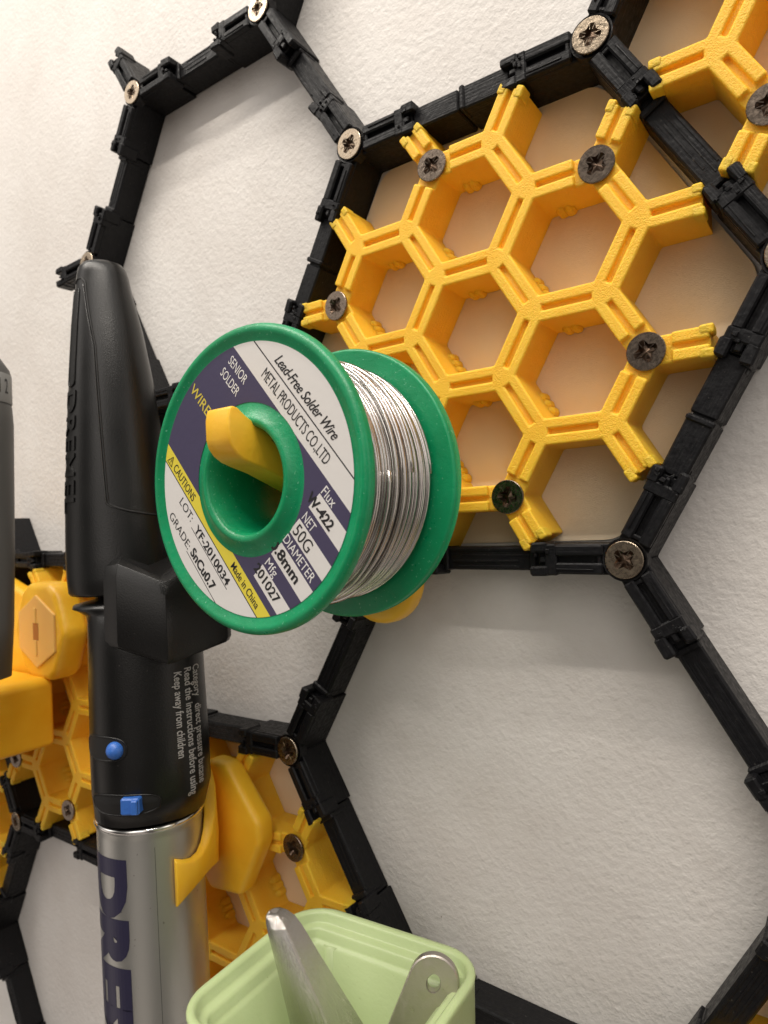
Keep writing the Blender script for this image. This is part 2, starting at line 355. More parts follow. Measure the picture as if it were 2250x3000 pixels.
for key in JN:
    for nb in nbrs(*key):
        e_ = frozenset((key, nb))
        if e_ in done or (key, nb) in NOBAR or nb not in JN and not (key in ((.5, 1), (1, 0), (1, -2), (.5, -3), (1, 2), (1, -4), (-4, -2), (-4, -4), (-3.5, -5), (-2, -4), (-1, -4), (-2.5, -3), (-3.5, -3), (-.5, -3))): continue
        done.add(e_)
        if (key, nb) in NOBAR or (nb, key) in NOBAR: continue
        A, B = vpos(*key), vpos(*nb); L = (B - A).length; S = (B - A).normalized(); Wd = V3(-S.y, S.x, 0); F = (A, S, Wd, ZO); bm = bmesh.new(); j = .001
        w = .043
        if e_ in JOINTED:
            box_in(bm, F, .302, L / 2 - .004, -w, w, -.198, -.026, j, .006); box_in(bm, F, L / 2 + .004, L - .302, -w, w, -.198, -.026, j, .006)
            box_in(bm, F, L / 2 - .03, L / 2 + .03, -w + .01, w - .01, -.19, -.034, j, .003)
            box_in(bm, F, L / 2 - .024, L / 2 - .003, -w - .004, w + .004, -.10, -.018, j, .006)
        else:
            box_in(bm, F, .302, L - .302, -w, w, -.1985, -.060, j, .006)
            for k in range(4):
                s0 = random.uniform(.31, .45); ww = -w + .012 + k * .021
                box_in(bm, F, s0, L - random.uniform(.31, .4), ww - .004, ww + .004, -.07, -.0585 + random.uniform(0, .002), 0, .001)
        box_in(bm, F, .318, .345, -w - .003, w + .003, -.15, -.045, j * 2, .006); box_in(bm, F, L - .345, L - .318, -w - .003, w + .003, -.15, -.045, j * 2, .006)
        finish('connecting_bar', bm, MB_, frame)

# ------------------------------------------------------------------ yellow honeycomb inserts
def ring_nodes():
    """nodes of the seven-cell cluster: (x, y) with their three arm directions; screws on six of them"""
    cs = [(0, 0)] + [(.5 * S3 * cos(radians(a)), .5 * S3 * sin(radians(a))) for a in (90, 30, -30, -90, -150, 150)]
    nd = {}
    for cx, cy in cs:
        for a in range(0, 360, 60):
            x, y = cx + .25 * cos(radians(a)), cy + .25 * sin(radians(a)); nd[(round(x, 3), round(y, 3))] = (x, y)
    return cs, list(nd.values())
def insert_lattice():
    bm = bmesh.new(); cs, nodes = ring_nodes(); h = .047; g = .0095; sc = h / math.tan(radians(60)); zt, zs, zb = 0, -.019, -.188
    scr = [(.661 * cos(radians(a)), .661 * sin(radians(a))) for a in (100.9, 40.9, -19.1, -79.1, -139.1, 160.9)]
    for x, y in nodes:
        P = V3(x, y, 0); is_s = any((x - u) ** 2 + (y - v) ** 2 < .001 for u, v in scr)
        base = None
        for a in (0, 60):
            if any((x + .25 * cos(radians(a)) - u) ** 2 + (y + .25 * sin(radians(a)) - v) ** 2 < .0005 for u, v in nodes): base = a; break
            if any((x + .25 * cos(radians(a + 120)) - u) ** 2 + (y + .25 * sin(radians(a + 120)) - v) ** 2 < .0005 for u, v in nodes): base = a; break
            if any((x + .25 * cos(radians(a + 240)) - u) ** 2 + (y + .25 * sin(radians(a + 240)) - v) ** 2 < .0005 for u, v in nodes): base = a; break
        center = []; cbot = []
        for q in range(3):
            a = radians(base + 120 * q); S = V3(cos(a), sin(a), 0); Wd = V3(-S.y, S.x, 0)
            stub = not any((x + .25 * S.x - u) ** 2 + (y + .25 * S.y - v) ** 2 < .0005 for u, v in nodes)
            E = .186 if stub else .125
            s0 = .078 if is_s else .038
            def pt(s, w, z): return bm.verts.new(P + S * s + Wd * w + ZO * z)
            def quad(*c): bm.faces.new([pt(*k) for k in c])
            zc = zs if is_s else zt
            # walls
            for sg in (-1, 1):
                if is_s:
                    quad((sc, sg * h, zb), (s0, sg * h, zb), (s0, sg * h, zs), (sc, sg * h, zs)); quad((s0, sg * h, zb), (E, sg * h, zb), (E, sg * h, zs), (s0, sg * h, zs)); quad((s0, sg * h, zs), (E, sg * h, zs), (E, sg * h, zt), (s0, sg * h, zt))
                    quad((s0, sg * h, zs), (s0, sg * g, zs), (s0, sg * g, zt), (s0, sg * h, zt))
                    quad((sc, sg * h, zs), (s0, sg * h, zs), (s0, sg * g, zs), (sc, sg * g, zs)); quad((s0, sg * g, zs), (E, sg * g, zs), (E, sg * g, zt), (s0, sg * g, zt))
                    quad((s0, sg * g, zt), (E, sg * g, zt), (E, sg * h, zt), (s0, sg * h, zt))
                else:
                    quad((sc, sg * h, zb), (s0, sg * h, zb), (s0, sg * h, zt), (sc, sg * h, zt)); quad((s0, sg * h, zb), (E, sg * h, zb), (E, sg * h, zt), (s0, sg * h, zt))
                    quad((sc, sg * g, zt), (s0, sg * g, zt), (s0, sg * h, zt), (sc, sg * h, zt)); quad((s0, sg * g, zt), (E, sg * g, zt), (E, sg * h, zt), (s0, sg * h, zt))
                    quad((s0, sg * g, zs), (E, sg * g, zs), (E, sg * g, zt), (s0, sg * g, zt))
            if is_s: quad((sc, -g, zs), (s0, -g, zs), (s0, g, zs), (sc, g, zs))
            else:
                quad((sc, -g, zt), (s0, -g, zt), (s0, g, zt), (sc, g, zt)); quad((s0, -g, zs), (s0, g, zs), (s0, g, zt), (s0, -g, zt))
            quad((s0, -g, zs), (E, -g, zs), (E, g, zs), (s0, g, zs))
            quad((sc, -h, zb), (E, -h, zb), (E, h, zb), (sc, h, zb))
            if stub:
                quad((E, -h, zb), (E, h, zb), (E, h, zs), (E, -h, zs))
                for sg in (-1, 1): quad((E, sg * g, zs), (E, sg * h, zs), (E, sg * h, zt), (E, sg * g, zt))
                # snap ears at the open end
                F = (P, S, Wd, ZO)
                for sg in (-1, 1): box_in(bm, F, E - .03, E + random.uniform(.004, .014), *sorted((sg * (h - .026), sg * (h + .004))), -.06, .0025, .0015, 0)
            center += [(base + 120 * q, (sc, -h), S, Wd), (0, (sc, -g), S, Wd), (0, (sc, g), S, Wd)]
            cbot.append(P + S * sc - Wd * h + ZO * zb)
        bm.faces.new([bm.verts.new(P + S * s + Wd * w + ZO * zc) for _, (s, w), S, Wd in center])
        bm.faces.new([bm.verts.new(p) for p in cbot])
    bmesh.ops.remove_doubles(bm, verts=bm.verts, dist=.0012)
    # scalloped grip ridges low on the cell walls
    for cx, cy in cs:
        for a in (90, 210):
            S = V3(cos(radians(a)), sin(radians(a)), 0); Wd = V3(-S.y, S.x, 0); ap = .25 * S3 - h + .0
            for q in {90: (.6, 1.4), 150: (-.2, .7), 210: (-.6, .3, 1.2)}[a]:
                c = V3(cx, cy, 0) + S * (ap + .002) + Wd * (q * .036)
                n = 10; ra, rb = [], []
                for k in range(n):
                    t = 2 * pi * k / n; ra.append(bm.verts.new(c + S * (cos(t) * .019) + Wd * (sin(t) * .021) + ZO * -.186)); rb.append(bm.verts.new(c + S * (cos(t) * .016) + Wd * (sin(t) * .020) + ZO * -.15))
                tp = bm.verts.new(c + S * .006 + ZO * -.11)
                for k in range(n): bm.faces.new((ra[k], ra[(k + 1) % n], rb[(k + 1) % n], rb[k])); bm.faces.new((rb[k], rb[(k + 1) % n], tp))
    return bm, scr
LAT = None
def make_insert(cx, cy, label, first=None):
    t = thing('honeycomb_insert', (cx, cy, -.19), label, 'honeycomb insert', 'yellow honeycomb inserts in the black frame')
    global LAT, SCRP
    if LAT is None:
        bm, SCRP = insert_lattice()
        for v in bm.verts: v.co += V3(cx, cy, 0)
        lo = finish('lattice', bm, MY, t, smooth=False, bevel=.0075, seg=3, angle=50)
        LAT = lo
        bm = bmesh.new(); poly = []
        for q in range(6):
            a0 = q * 60; C = V3(.818 * cos(radians(a0)), .818 * sin(radians(a0)), 0)
            for k in range(-3, 4): a = radians(a0 + k * 10); poly.append((C.x + .11 * cos(a), C.y + .11 * sin(a)))
        prism(bm, poly, lambda u, v, d: V3(cx + u, cy + v, d), -.1988, -.1895)
        PL = finish('backing_plate', bm, MP, t); make_insert.plate = PL
    else:
        for src in (LAT, make_insert.plate):
            c = src.copy(); link(c); c.parent = t
    for u, v in SCRP: add_screw((cx + u, cy + v, -.002), t, True)
    return t
make_insert(0, 0, 'whole yellow honeycomb grid right of the green solder spool, with five screws in view')
make_insert(1.5, S3, 'yellow honeycomb grid cut off by the top right corner of the picture')
make_insert(-3, -2 * S3, 'yellow honeycomb grid left of the black torch, behind the boxy tool holder')
make_insert(-1.5, -3 * S3, 'yellow honeycomb grid right of the silver tube, above the lime green cup')
make_insert(-4.5, -3 * S3, 'sliver of yellow honeycomb grid at the lower left picture edge')
make_insert(1.5, -3 * S3, 'sliver of yellow honeycomb grid in the bottom right corner of the picture')

# ------------------------------------------------------------------ solder spool
NV = V3(-.03, -.003, 1).normalized(); SPC = V3(-.366, -.574, .293); SW = .476
SA = V3(0, 1, 0).cross(NV).normalized(); SB = NV.cross(SA)
th = radians(-50.7); LA = SA * cos(th) + SB * sin(th); LP = -SA * sin(th) + SB * cos(th)
spool = thing('solder_spool', tuple(SPC - SB * .48), 'green plastic spool of silver solder wire hanging on a yellow peg', 'spool')
def arc(cx, cy, r, a0, a1, n=5): return [(cx + r * cos(radians(a0 + (a1 - a0) * k / n)), cy + r * sin(radians(a0 + (a1 - a0) * k / n))) for k in range(n + 1)]
bm = bmesh.new(); w = SW
prof = [(.168, .0), (.166, w + .011)] + arc(.184, w + .012, .017, 180, 35, 6) + [(.222, w + .009), (.236, w + .005), (.424, w + .005), (.430, w + .007)] + arc(.458, w - .002, .020, 125, 0, 8) + \
    [(.478, w - .012)] + arc(.470, w - .014, .008, 0, -90, 2) + [(.30, w - .024), (.215, w - .024), (.215, .05), (.30, .05), (.468, .047)] + arc(.472, .039, .008, 90, 0, 2) + [(.480, .008)] + arc(.472, .008, .008, 0, -90, 2) + [(.168, .0)]
lathe(bm, SPC, NV, prof, 128)
body = finish('spool_body', bm, MG, spool, smooth=True)
# flash line nick on the rims, as moulded
bm = bmesh.new(); N = 160; R0, R1 = .2385, .423; uv = bm.loops.layers.uv.verify(); lo = w + .0065
ri = [bm.verts.new(SPC + NV * lo + (LA * cos(2 * pi * k / N) + LP * sin(2 * pi * k / N)) * R0) for k in range(N)]
ro = [bm.verts.new(SPC + NV * lo + (LA * cos(2 * pi * k / N) + LP * sin(2 * pi * k / N)) * R1) for k in range(N)]
for k in range(N):
    f_ = bm.faces.new((ri[k], ro[k], ro[(k + 1) % N], ri[(k + 1) % N]))
    for lp in f_.loops: d = lp.vert.co - SPC; lp[uv].uv = ((d.dot(LA) - .027) / .975, (d.dot(LP) - .0267) / .975)
label_o = finish('paper_label', bm, MLb, spool)
def label_text(s, a0, a1, p, hgt, m, bold=0, shear=0, spacing=1, lift=.0007, name='lettering'):
    bm, x0, x1, y0, y1 = text_bm(s, bold, shear, spacing)
    capb, x0b, x1b, yb0, yb1 = text_bm('H', bold); capb.free(); ch = yb1 - yb0
    for v in bm.verts:
        u = .975 * (a0 + (v.co.x - x0) / (x1 - x0) * (a1 - a0)) + .027; q = .975 * p + .0267 + (v.co.y / ch - .5) * hgt
        v.co = SPC + NV * (lo + lift) + LA * u + LP * q
    return finish(name, bm, m, label_o, org=tuple(SPC - SB * .48))
for o_ in (label_text('Lead-Free Solder Wire', -.212, .142, .322, .034, MIk, .012, .5, .95),
           label_text('METAL PRODUCTS CO.,LTD', -.222, .168, .253, .035, MIk, 0, 0, .95),
           label_text('SENIOR', -.372, -.262, .178, .030, MWk), label_text('SOLDER', -.374, -.262, .127, .030, MWk),
           label_text('WIRE', -.452, -.322, -.013, .034, MYk, .008), label_text('Flux', .214, .276, .187, .030, MWk), label_text('NET', .218, .276, .080, .030, MWk),
           label_text('DIAMETER', .214, .382, -.023, .030, MWk), label_text('Mfg', .216, .274, -.132, .030, MWk),
           label_text('W-422', .186, .318, .136, .033, MIk, .03), label_text('50G', .222, .308, .029, .040, MIk, .0), label_text('0.8mm', .188, .345, -.072, .036, MIk, .03),
           label_text('201027', .195, .338, -.180, .033, MIk, .02), label_text('CAUTIONS', -.322, -.165, -.265, .028, MIk, .0),
           label_text('LOT:', -.212, -.122, -.320, .028, MIk, -.004), label_text('YF-2010034', -.090, .156, -.322, .030, MIk, .02),
           label_text('GRADE:', -.215, -.062, -.396, .028, MIk, -.004), label_text('SnCu0.7', -.045, .122, -.390, .034, MIk, .03),
           label_text('Made in China', .122, .296, -.264, .026, MIk, .006)): pass
# warning triangle
bm = bmesh.new()
def lp_(u, q, lift=.0008):
    u, q = .975 * u + .027, .975 * q + .0267
    return SPC + NV * (lo + lift) + LA * u + LP * q
tri = [(-.366, -.281), (-.334, -.281), (-.350, -.249)]
for i in range(3):
    a, b = lp_(*tri[i]), lp_(*tri[(i + 1) % 3]); d = (b - a).normalized(); box_in(bm, (a, d, NV.cross(d), NV), 0, (b - a).length, -.001, .001, 0, .0004)
for y0_, y1_ in ((-.272, -.260), (-.277, -.275)): box_in(bm, (lp_(-.350, y0_), LP, LA, NV), 0, y1_ - y0_, -.001, .001, 0, .0004)
finish('warning_symbol', bm, MIk, label_o, org=tuple(SPC - SB * .48))
# the wound wire
bm = bmesh.new(); rw = .0074; pts = []
lathe(bm, SPC, NV, [(.216, .054), (.385, .054), (.388, w - .028), (.216, w - .028)], 96)
turns = 32; z0, z1 = .060, w - .036; nseg = 72
for i in range(turns * nseg + 1):
    t = i / nseg; a = 2 * pi * t; k = t / turns
    pts.append(SPC + NV * (z1 + (z0 - z1) * k + .0015 * sin(3.1 * a / 7)) + (SA * cos(a) + SB * sin(a)) * (.392 + .0025 * sin(t * 1.7) + .0015 * sin(a + t)))
tube(bm, pts, rw, 6)
pts = []
for i in range(15 * nseg + 1):       # a looser, slightly crossing top layer nearer the wall
    t = i / nseg; a = 2 * pi * t; k = t / 15
    pts.append(SPC + NV * (.066 + .19 * k + .008 * sin(a + .6) + .006 * sin(t * 2.3)) + (SA * cos(a) + SB * sin(a)) * (.403 + .002 * sin(t * 2.1) + .0015 * sin(2 * a)))
tube(bm, pts, rw, 6)
pts = []
for i in range(3 * nseg + 1):
    t = i / nseg; a = 2 * pi * t; k = t / 3
    pts.append(SPC + NV * (.16 + .12 * k + .03 * sin(a + 1.9)) + (SA * cos(a) + SB * sin(a)) * (.411 + .003 * sin(t * 3)))
tube(bm, pts, rw, 6)
finish('solder_wire', bm, MWi, spool, smooth=True)

# ------------------------------------------------------------------ peg that carries the spool
peg = thing('spool_peg', (-.38, -1.09, .06), 'yellow plastic peg with an upturned tip poking out of the green spool', 'peg')
bm = bmesh.new()
pf = [(.868, -.364), (.882, -.368), (.890, -.40), (.890, -.458), (.882, -.484), (.862, -.506), (.835, -.522), (.80, -.533), (.73, -.551), (.58, -.606), (.30, -.695), (.10, -.73), (.10, -.42), (.70, -.413), (.76, -.413), (.79, -.404), (.825, -.386), (.852, -.368)]
prism(bm, pf, lambda u, v, d: V3(d, v, u), -.434, -.328)
finish('hook_arm', bm, MYs, peg, smooth=True, bevel=.012, seg=3, angle=28)
bm = bmesh.new(); pl = [(-.20 + 0, -.34), (-.54, -.34)] + [(-.382 + .172 * cos(radians(a)), -.942 + .172 * sin(radians(a))) for a in range(180, 361, 12)]
prism(bm, pl, lambda u, v, d: V3(u, v, d), .012, .13)
finish('base_plate', bm, MYs, peg, smooth=True, bevel=.045, seg=5, angle=40)
bm = bmesh.new()
for p_ in ((.70, -.455), (.66, -.452), (.67, -.478)):        # small scorch nicks on the side of the arm
    prism(bm, [(p_[0] - .02, p_[1]), (p_[0] + .004, p_[1] - .010), (p_[0] + .022, p_[1] + .002), (p_[0], p_[1] + .004)], lambda u, v, d: V3(d, v, u), -.3283, -.3272)
finish('scratch', bm, mat('scorch', (.30, .13, .02), .6), peg)

# ------------------------------------------------------------------ butane torch
ER = V3(.572, 0, -.8202); EF = V3(.8202, 0, .572)       # right / towards the viewer, seen from the camera's side
torch = thing('butane_torch', (-1.42, -3.6, .42), 'tall black and silver pen torch standing upright left of the green spool', 'torch')
def ploft(bm, rows, exp=2.0, n=64, cap=True, rot=0):
    rings = []
    for r_ in rows:
        y, x, r = r_[:3]; rf = r_[3] if len(r_) > 3 else r; ring = []
        for k in range(n):
            a = 2 * pi * k / n; c, s = cos(a), sin(a); q = (abs(c) ** exp + abs(s) ** exp) ** (-1 / exp)
            u, v = q * c * r, q * s * rf; ring.append(bm.verts.new(V3(x, y, .42) + ER * u + EF * v))
        rings.append(ring)
    for i in range(len(rings) - 1):
        for k in range(n): bm.faces.new((rings[i][k], rings[i][(k + 1) % n], rings[i + 1][(k + 1) % n], rings[i + 1][k]))
    if cap: bm.faces.new(rings[0]); bm.faces.new(rings[-1][::-1])
CAP = [(.545, -1.664, .03), (.541, -1.664, .062), (.528, -1.663, .090), (.505, -1.662, .106), (.470, -1.66, .114), (.391, -1.655, .125), (.222, -1.636, .152), (.004, -1.619, .178), (-.211, -1.608, .198), (-.567, -1.592, .224), (-.814, -1.570, .240), (-.90, -1.560, .243), (-.965, -1.556, .240), (-.977, -1.556, .232), (-.977, -1.556, .15)]
YS = lambda y: -.743 + (y + .743) / 1.085
BODY = [(YS(y), *q) for y, *q in [(-1.0, -1.50, .15), (-1.022, -1.50, .165), (-1.045, -1.53, .236), (-1.058, -1.53, .24), (-1.066, -1.515, .228), (-1.085, -1.46, .222), (-1.115, -1.432, .232), (-1.25, -1.425, .237), (-1.425, -1.424, .240), (-1.726, -1.418, .245), (-1.89, -1.415, .245), (-1.91, -1.417, .241), (-2.002, -1.430, .228), (-2.006, -1.43, .20)]]
TUBE = [(YS(y), *q) for y, *q in [(-2.0, -1.44, .205), (-2.012, -1.44, .220), (-2.03, -1.44, .2245), (-2.05, -1.44, .222), (-2.065, -1.44, .219), (-2.08, -1.44, .219), (-2.6, -1.432, .218), (-3.2, -1.42, .217)]] + [(-3.60, -1.41, .216), (-3.6, -1.41, .15)]
def interp(rows, y):
    for a, b in zip(rows, rows[1:]):
        if b[0] <= y <= a[0] and a[0] > b[0]:
            t = (a[0] - y) / (a[0] - b[0]); return a[1] + (b[1] - a[1]) * t, a[2] + (b[2] - a[2]) * t
    return rows[-1][1], rows[-1][2]
def on(rows, y, phi, lift=0, exp=2.0):
    """point on the torch's skin: phi 0 faces the viewer, + turns right"""
    x, r = interp(rows, y); c, s = sin(phi), cos(phi); q = (abs(c) ** exp + abs(s) ** exp) ** (-1 / exp)
    return V3(x, y, .42) + ER * (q * c * (r + lift)) + EF * (q * s * (r + lift))
bm = bmesh.new(); ploft(bm, CAP, 2.25); cap_o = finish('cap', bm, MK, torch, smooth=True, bevel=0)
bm = bmesh.new(); ploft(bm, BODY, 2.25); body_o = finish('handle_body', bm, MK, torch, smooth=True)
bm = bmesh.new(); ploft(bm, TUBE[2:]); tube_o = finish('fuel_tank', bm, MSi, torch, smooth=True)
bm = bmesh.new(); lathe(bm, V3(-1.44, YS(-2.03), .42), V3(0, 1, 0), [(.18, 0)] + [(.2175, -.016)] + arc(.2175, .0, .0115, -60, 90, 6) + [(.18, .02), (.18, 0)], 64)
finish('rim', bm, MCh, tube_o, smooth=True, org=tuple(torch['org']))
def oid(o): return tuple(torch['org'])
# ignition housing: the wedge standing out on the right
bm = bmesh.new()
hs = [(-.15, .19), (-.10, .25), (.060, .300), (.085, .306), (.112, .296), (.335, .175), (.352, .150), (.352, -.10), (.30, -.14), (-.08, -.16)]
top = [-.885, -.875, -.945, -.955, -.95, -.83, -.82, -.80, -.80, -.82]; bot = [-1.17, -1.175, -1.242, -1.252, -1.250, -1.205, -1.20, -1.19, -1.17, -1.165]
def ring(sc_, dy_t, ys): return [bm.verts.new(V3(-1.44, yy + dy_t, .42) + ER * (u * sc_) + EF * (v * sc_)) for (u, v), yy in zip(hs, ys)]
levels = [ring(.80, .055, top), ring(.93, .035, top), ring(1, -.02, top), ring(1.015, 0.02, bot), ring(.99, 0, bot)]
for A_, B_ in zip(levels, levels[1:]):
    for i in range(len(hs)): bm.faces.new((A_[i], A_[(i + 1) % len(hs)], B_[(i + 1) % len(hs)], B_[i]))
bm.faces.new(levels[0]); bm.faces.new(levels[-1][::-1])
finish('ignition_housing', bm, MK, torch, smooth=True, bevel=.014, seg=3, angle=25)
# dark patch painting the shade inside a long cap slot, with its raised surround
def ribbon(bm, path, r, n=6, closed=False): tube(bm, path, r, n, closed)
bm = bmesh.new(); ys_ = [.385 - .44 * k / 24 for k in range(25)]
fa_, fb_ = (lambda k: radians(-69 + 2 * k / 24)), (lambda k: radians(-50 - 2 * k / 24))
G_ = [[bm.verts.new(on(CAP, y, fa_(k) + (fb_(k) - fa_(k)) * i / 6, .0016, 2.25)) for i in range(7)] for k, y in enumerate(ys_)]
for k in range(24):
    for i in range(6): bm.faces.new((G_[k][i], G_[k][i + 1], G_[k + 1][i + 1], G_[k + 1][i]))
finish('clip_slot_shade', bm, MKd, cap_o, org=oid(0), merge=.0001)
bm = bmesh.new(); pth = [on(CAP, ys_[k], fb_(k), .002, 2.25) for k in range(25)]
pth = [on(CAP, .392, radians(-66), .002, 2.25)] + pth + [on(CAP, -.062, radians(-57), .002, 2.25), on(CAP, -.062, radians(-63), .002, 2.25)] + [on(CAP, ys_[k], fa_(k), .002, 2.25) for k in range(24, -1, -1)]
ribbon(bm, pth, .0045); finish('slot_lip', bm, MK, cap_o, smooth=True, org=oid(0))
bm = bmesh.new(); pth = []
for k in range(40): y = .415 - 1.0 * k / 39; pth.append(on(CAP, y, radians(-36 + 14 * min(1, k / 12) + 12 * (k / 39)), -.001, 2.25))
pth = [on(CAP, .425, radians(-70), -.001, 2.25), on(CAP, .44, radians(-60), -.001, 2.25), on(CAP, .438, radians(-46), -.001, 2.25)] + pth
for k in range(1, 14): t = k / 13; pth.append(on(CAP, -.585 - .06 * sin(t * pi / 2), radians(-10 + 75 * t ** 1.5), -.001, 2.25))
ribbon(bm, pth, .0055); finish('panel_seam', bm, MKd, cap_o, smooth=True, org=oid(0))
bm = bmesh.new(); ribbon(bm, [p - ER * .009 for p in pth[3:]], .0038); finish('panel_seam_highlight', bm, MKh, cap_o, smooth=True, org=oid(0))  # lighter line painted as a highlight along the seam groove
def wrap_text(s, rows, y_top, y_bot, phi_base, phi_top, m, name, parent, bold=0, lift=.0008, thick=0, exp=2.25, spacing=1, cap=True, shear=0):
    """writing that runs down the barrel, letter tops turned to the right"""
    bm, x0, x1, y0, y1 = text_bm(s, bold, shear, spacing)
    tb, a_, b2_, c0, c1 = text_bm('H', bold); tb.free()
    for q in range(1, 14):       # slice across so it can bend round the barrel
        yy = y0 + (y1 - y0) * q / 14; bmesh.ops.bisect_plane(bm, geom=bm.verts[:] + bm.edges[:] + bm.faces[:], plane_co=(0, yy, 0), plane_no=(0, 1, 0))
    for q in range(1, 8):
        xx = x0 + (x1 - x0) * q / 8; bmesh.ops.bisect_plane(bm, geom=bm.verts[:] + bm.edges[:] + bm.faces[:], plane_co=(xx, 0, 0), plane_no=(1, 0, 0))
    if thick:
        g = bmesh.ops.extrude_face_region(bm, geom=bm.faces[:])
        for v in g['geom']:
            if isinstance(v, bmesh.types.BMVert): v.co.z = 1
    for v in bm.verts:
        y = y_top + (v.co.x - x0) / (x1 - x0) * (y_bot - y_top); ph = phi_base + (v.co.y - c0) / (c1 - c0) * (phi_top - phi_base)
        v.co = on(rows, y, ph, lift + (thick if v.co.z > .5 else 0), exp)
    return finish(name, bm, m, parent, org=oid(0))
wrap_text('DREMEL', CAP, -.085, -.62, radians(-71), radians(-48), MK, 'raised_lettering', cap_o, .01, -.001, .006)
wrap_text('DREMEL', TUBE, -2.04, -3.22, radians(-84), radians(-27), MNa, 'lettering', tube_o, .065, .0009, 0, 2.0)
wrap_text('Category   direct pressure butane', BODY, -1.285, -1.78, radians(46), radians(56), MGi, 'lettering', body_o, .012)
wrap_text('Read the instructions before using', BODY, -1.29, -1.815, radians(35), radians(43.5), MGi, 'lettering', body_o, .012)
wrap_text('Keep away from children', BODY, -1.30, -1.65, radians(24), radians(32), MGi, 'lettering', body_o, .012)
# flat dark patches painted as the shade inside two openings, with blue controls
def patch(rows, yc, ph, hy, hph, name, m, parent, lift=.0015, n=28):
    bm = bmesh.new(); c = bm.verts.new(on(rows, yc, ph, lift, 2.25)); prev = None
    for j in range(1, 8):
        f = j / 7; rg = []
        for k in range(n):
            a = 2 * pi * k / n; q = (abs(cos(a)) ** 3 + abs(sin(a)) ** 3) ** (-1 / 3); rg.append(bm.verts.new(on(rows, yc + f * hy * q * sin(a), ph + f * hph * q * cos(a), lift, 2.25)))
        for k in range(n):
            if prev: bm.faces.new((prev[k], rg[k], rg[(k + 1) % n], prev[(k + 1) % n]))
            else: bm.faces.new((c, rg[k], rg[(k + 1) % n]))
        prev = rg
    return finish(name, bm, m, parent, smooth=True, org=oid(0))
patch(BODY, -1.582, radians(-49), .047, radians(27), 'switch_opening_shade', MKd, body_o)
patch(BODY, -1.805, radians(-30), .042, radians(36), 'slider_opening_shade', MKd, body_o)
bm = bmesh.new(); c_ = on(BODY, -1.585, radians(-33), .006); bmesh.ops.create_icosphere(bm, subdivisions=3, radius=.036, matrix=Matrix.Translation(c_)); finish('switch_knob', bm, MBl, torch, smooth=True)
bm = bmesh.new(); c_ = on(BODY, -1.80, radians(-19), .0); S_ = (on(BODY, -1.80, radians(-18), 0) - on(BODY, -1.80, radians(-26), 0)).normalized(); N_ = S_.cross(V3(0, 1, 0)); N_ = N_ if N_.dot(EF) > 0 else -N_
box_in(bm, (c_, S_, V3(0, 1, 0), N_), -.038, .038, -.033, .033, -.02, .032, 0, .006); box_in(bm, (c_, S_, V3(0, 1, 0), N_), .008, .034, -.028, .028, .028, .044, 0, .004)
finish('slider', bm, MBl, torch)
bm = bmesh.new(); pth = [on(TUBE, y, radians(3), .0003, 2) for y in [-2.0 - .05 * k for k in range(31)]]; ribbon(bm, pth, .0008, 4); finish('sleeve_seam', bm, MKh, tube_o, org=oid(0))

for yc_, ph_, hy_, hp_ in ((-1.582, -49, .047, 27), (-1.805, -30, .042, 36)):      # lips round the two openings
    bm = bmesh.new(); pp = []
    for k in range(36):
        a = 2 * pi * k / 36; q = (abs(cos(a)) ** 3 + abs(sin(a)) ** 3) ** (-1 / 3); pp.append(on(BODY, yc_ + hy_ * q * sin(a), radians(ph_) + radians(hp_) * q * cos(a), .0, 2.25))
    tube(bm, pp, .004, 6, closed=True); finish('opening_lip', bm, MK, body_o, smooth=True, org=oid(0))
# ------------------------------------------------------------------ torch clip
clip = thing('torch_clip', (-1.35, -2.48, .0), 'yellow plastic clip with curved arms hugging the silver torch', 'clip')
bm = bmesh.new(); AX = V3(-1.436, 0, .42)
def arm(bm, ph0, ph1, y0f, y1f, ri, ro, n=18):
    rings = []
    for k in range(n + 1):
        t = k / n; ph = ph0 + (ph1 - ph0) * t; d = ER * sin(ph) + EF * cos(ph); a, b = y0f(t), y1f(t); o_ = ro(t)
        m_ = (a + b) / 2; rings.append([bm.verts.new(AX + d * rr + V3(0, yy, 0)) for rr, yy in ((ri, a), (o_, a + .012), (o_ + .006, m_), (o_, b - .012), (ri, b))])
    for i in range(n):
        for k in range(5): bm.faces.new((rings[i][k], rings[i][(k + 1) % 5], rings[i + 1][(k + 1) % 5], rings[i + 1][k]))
    bm.faces.new(rings[0]); bm.faces.new(rings[-1][::-1])
sm = lambda t: t * t * (3 - 2 * t)
# from the wall side round the right to the tip at the front
arm(bm, radians(200), radians(21), lambda t: -2.44 + .25 * sm(min(1, t * 1.25)) - .075 * max(0, (t - .7) / .3) ** 2, lambda t: -1.78 - .31 * sm(min(1, max(0, t - .38) / .5)) + .03 * max(0, (t - .85) / .15) ** 2, .2235, lambda t: .34 - .092 * sm(t))
arm(bm, radians(200), radians(240), lambda t: -2.40 + .1 * t, lambda t: -1.86 - .15 * t, .2235, lambda t: .27 - .025 * t)
finish('gripping_arms', bm, MYs, clip, smooth=True, bevel=.006, seg=2, angle=50)
bm = bmesh.new(); q_ = [(-1.42, -1.80), (-1.30, -1.81), (-1.10, -2.04), (-1.10, -2.14), (-1.24, -2.40), (-1.45, -2.42), (-1.62, -2.2), (-1.57, -1.9)]
prism(bm, q_, lambda u, v, d: V3(u, v, d), .004, .11)
finish('base_block', bm, MYs, clip, smooth=True, bevel=.03, seg=4, angle=20)

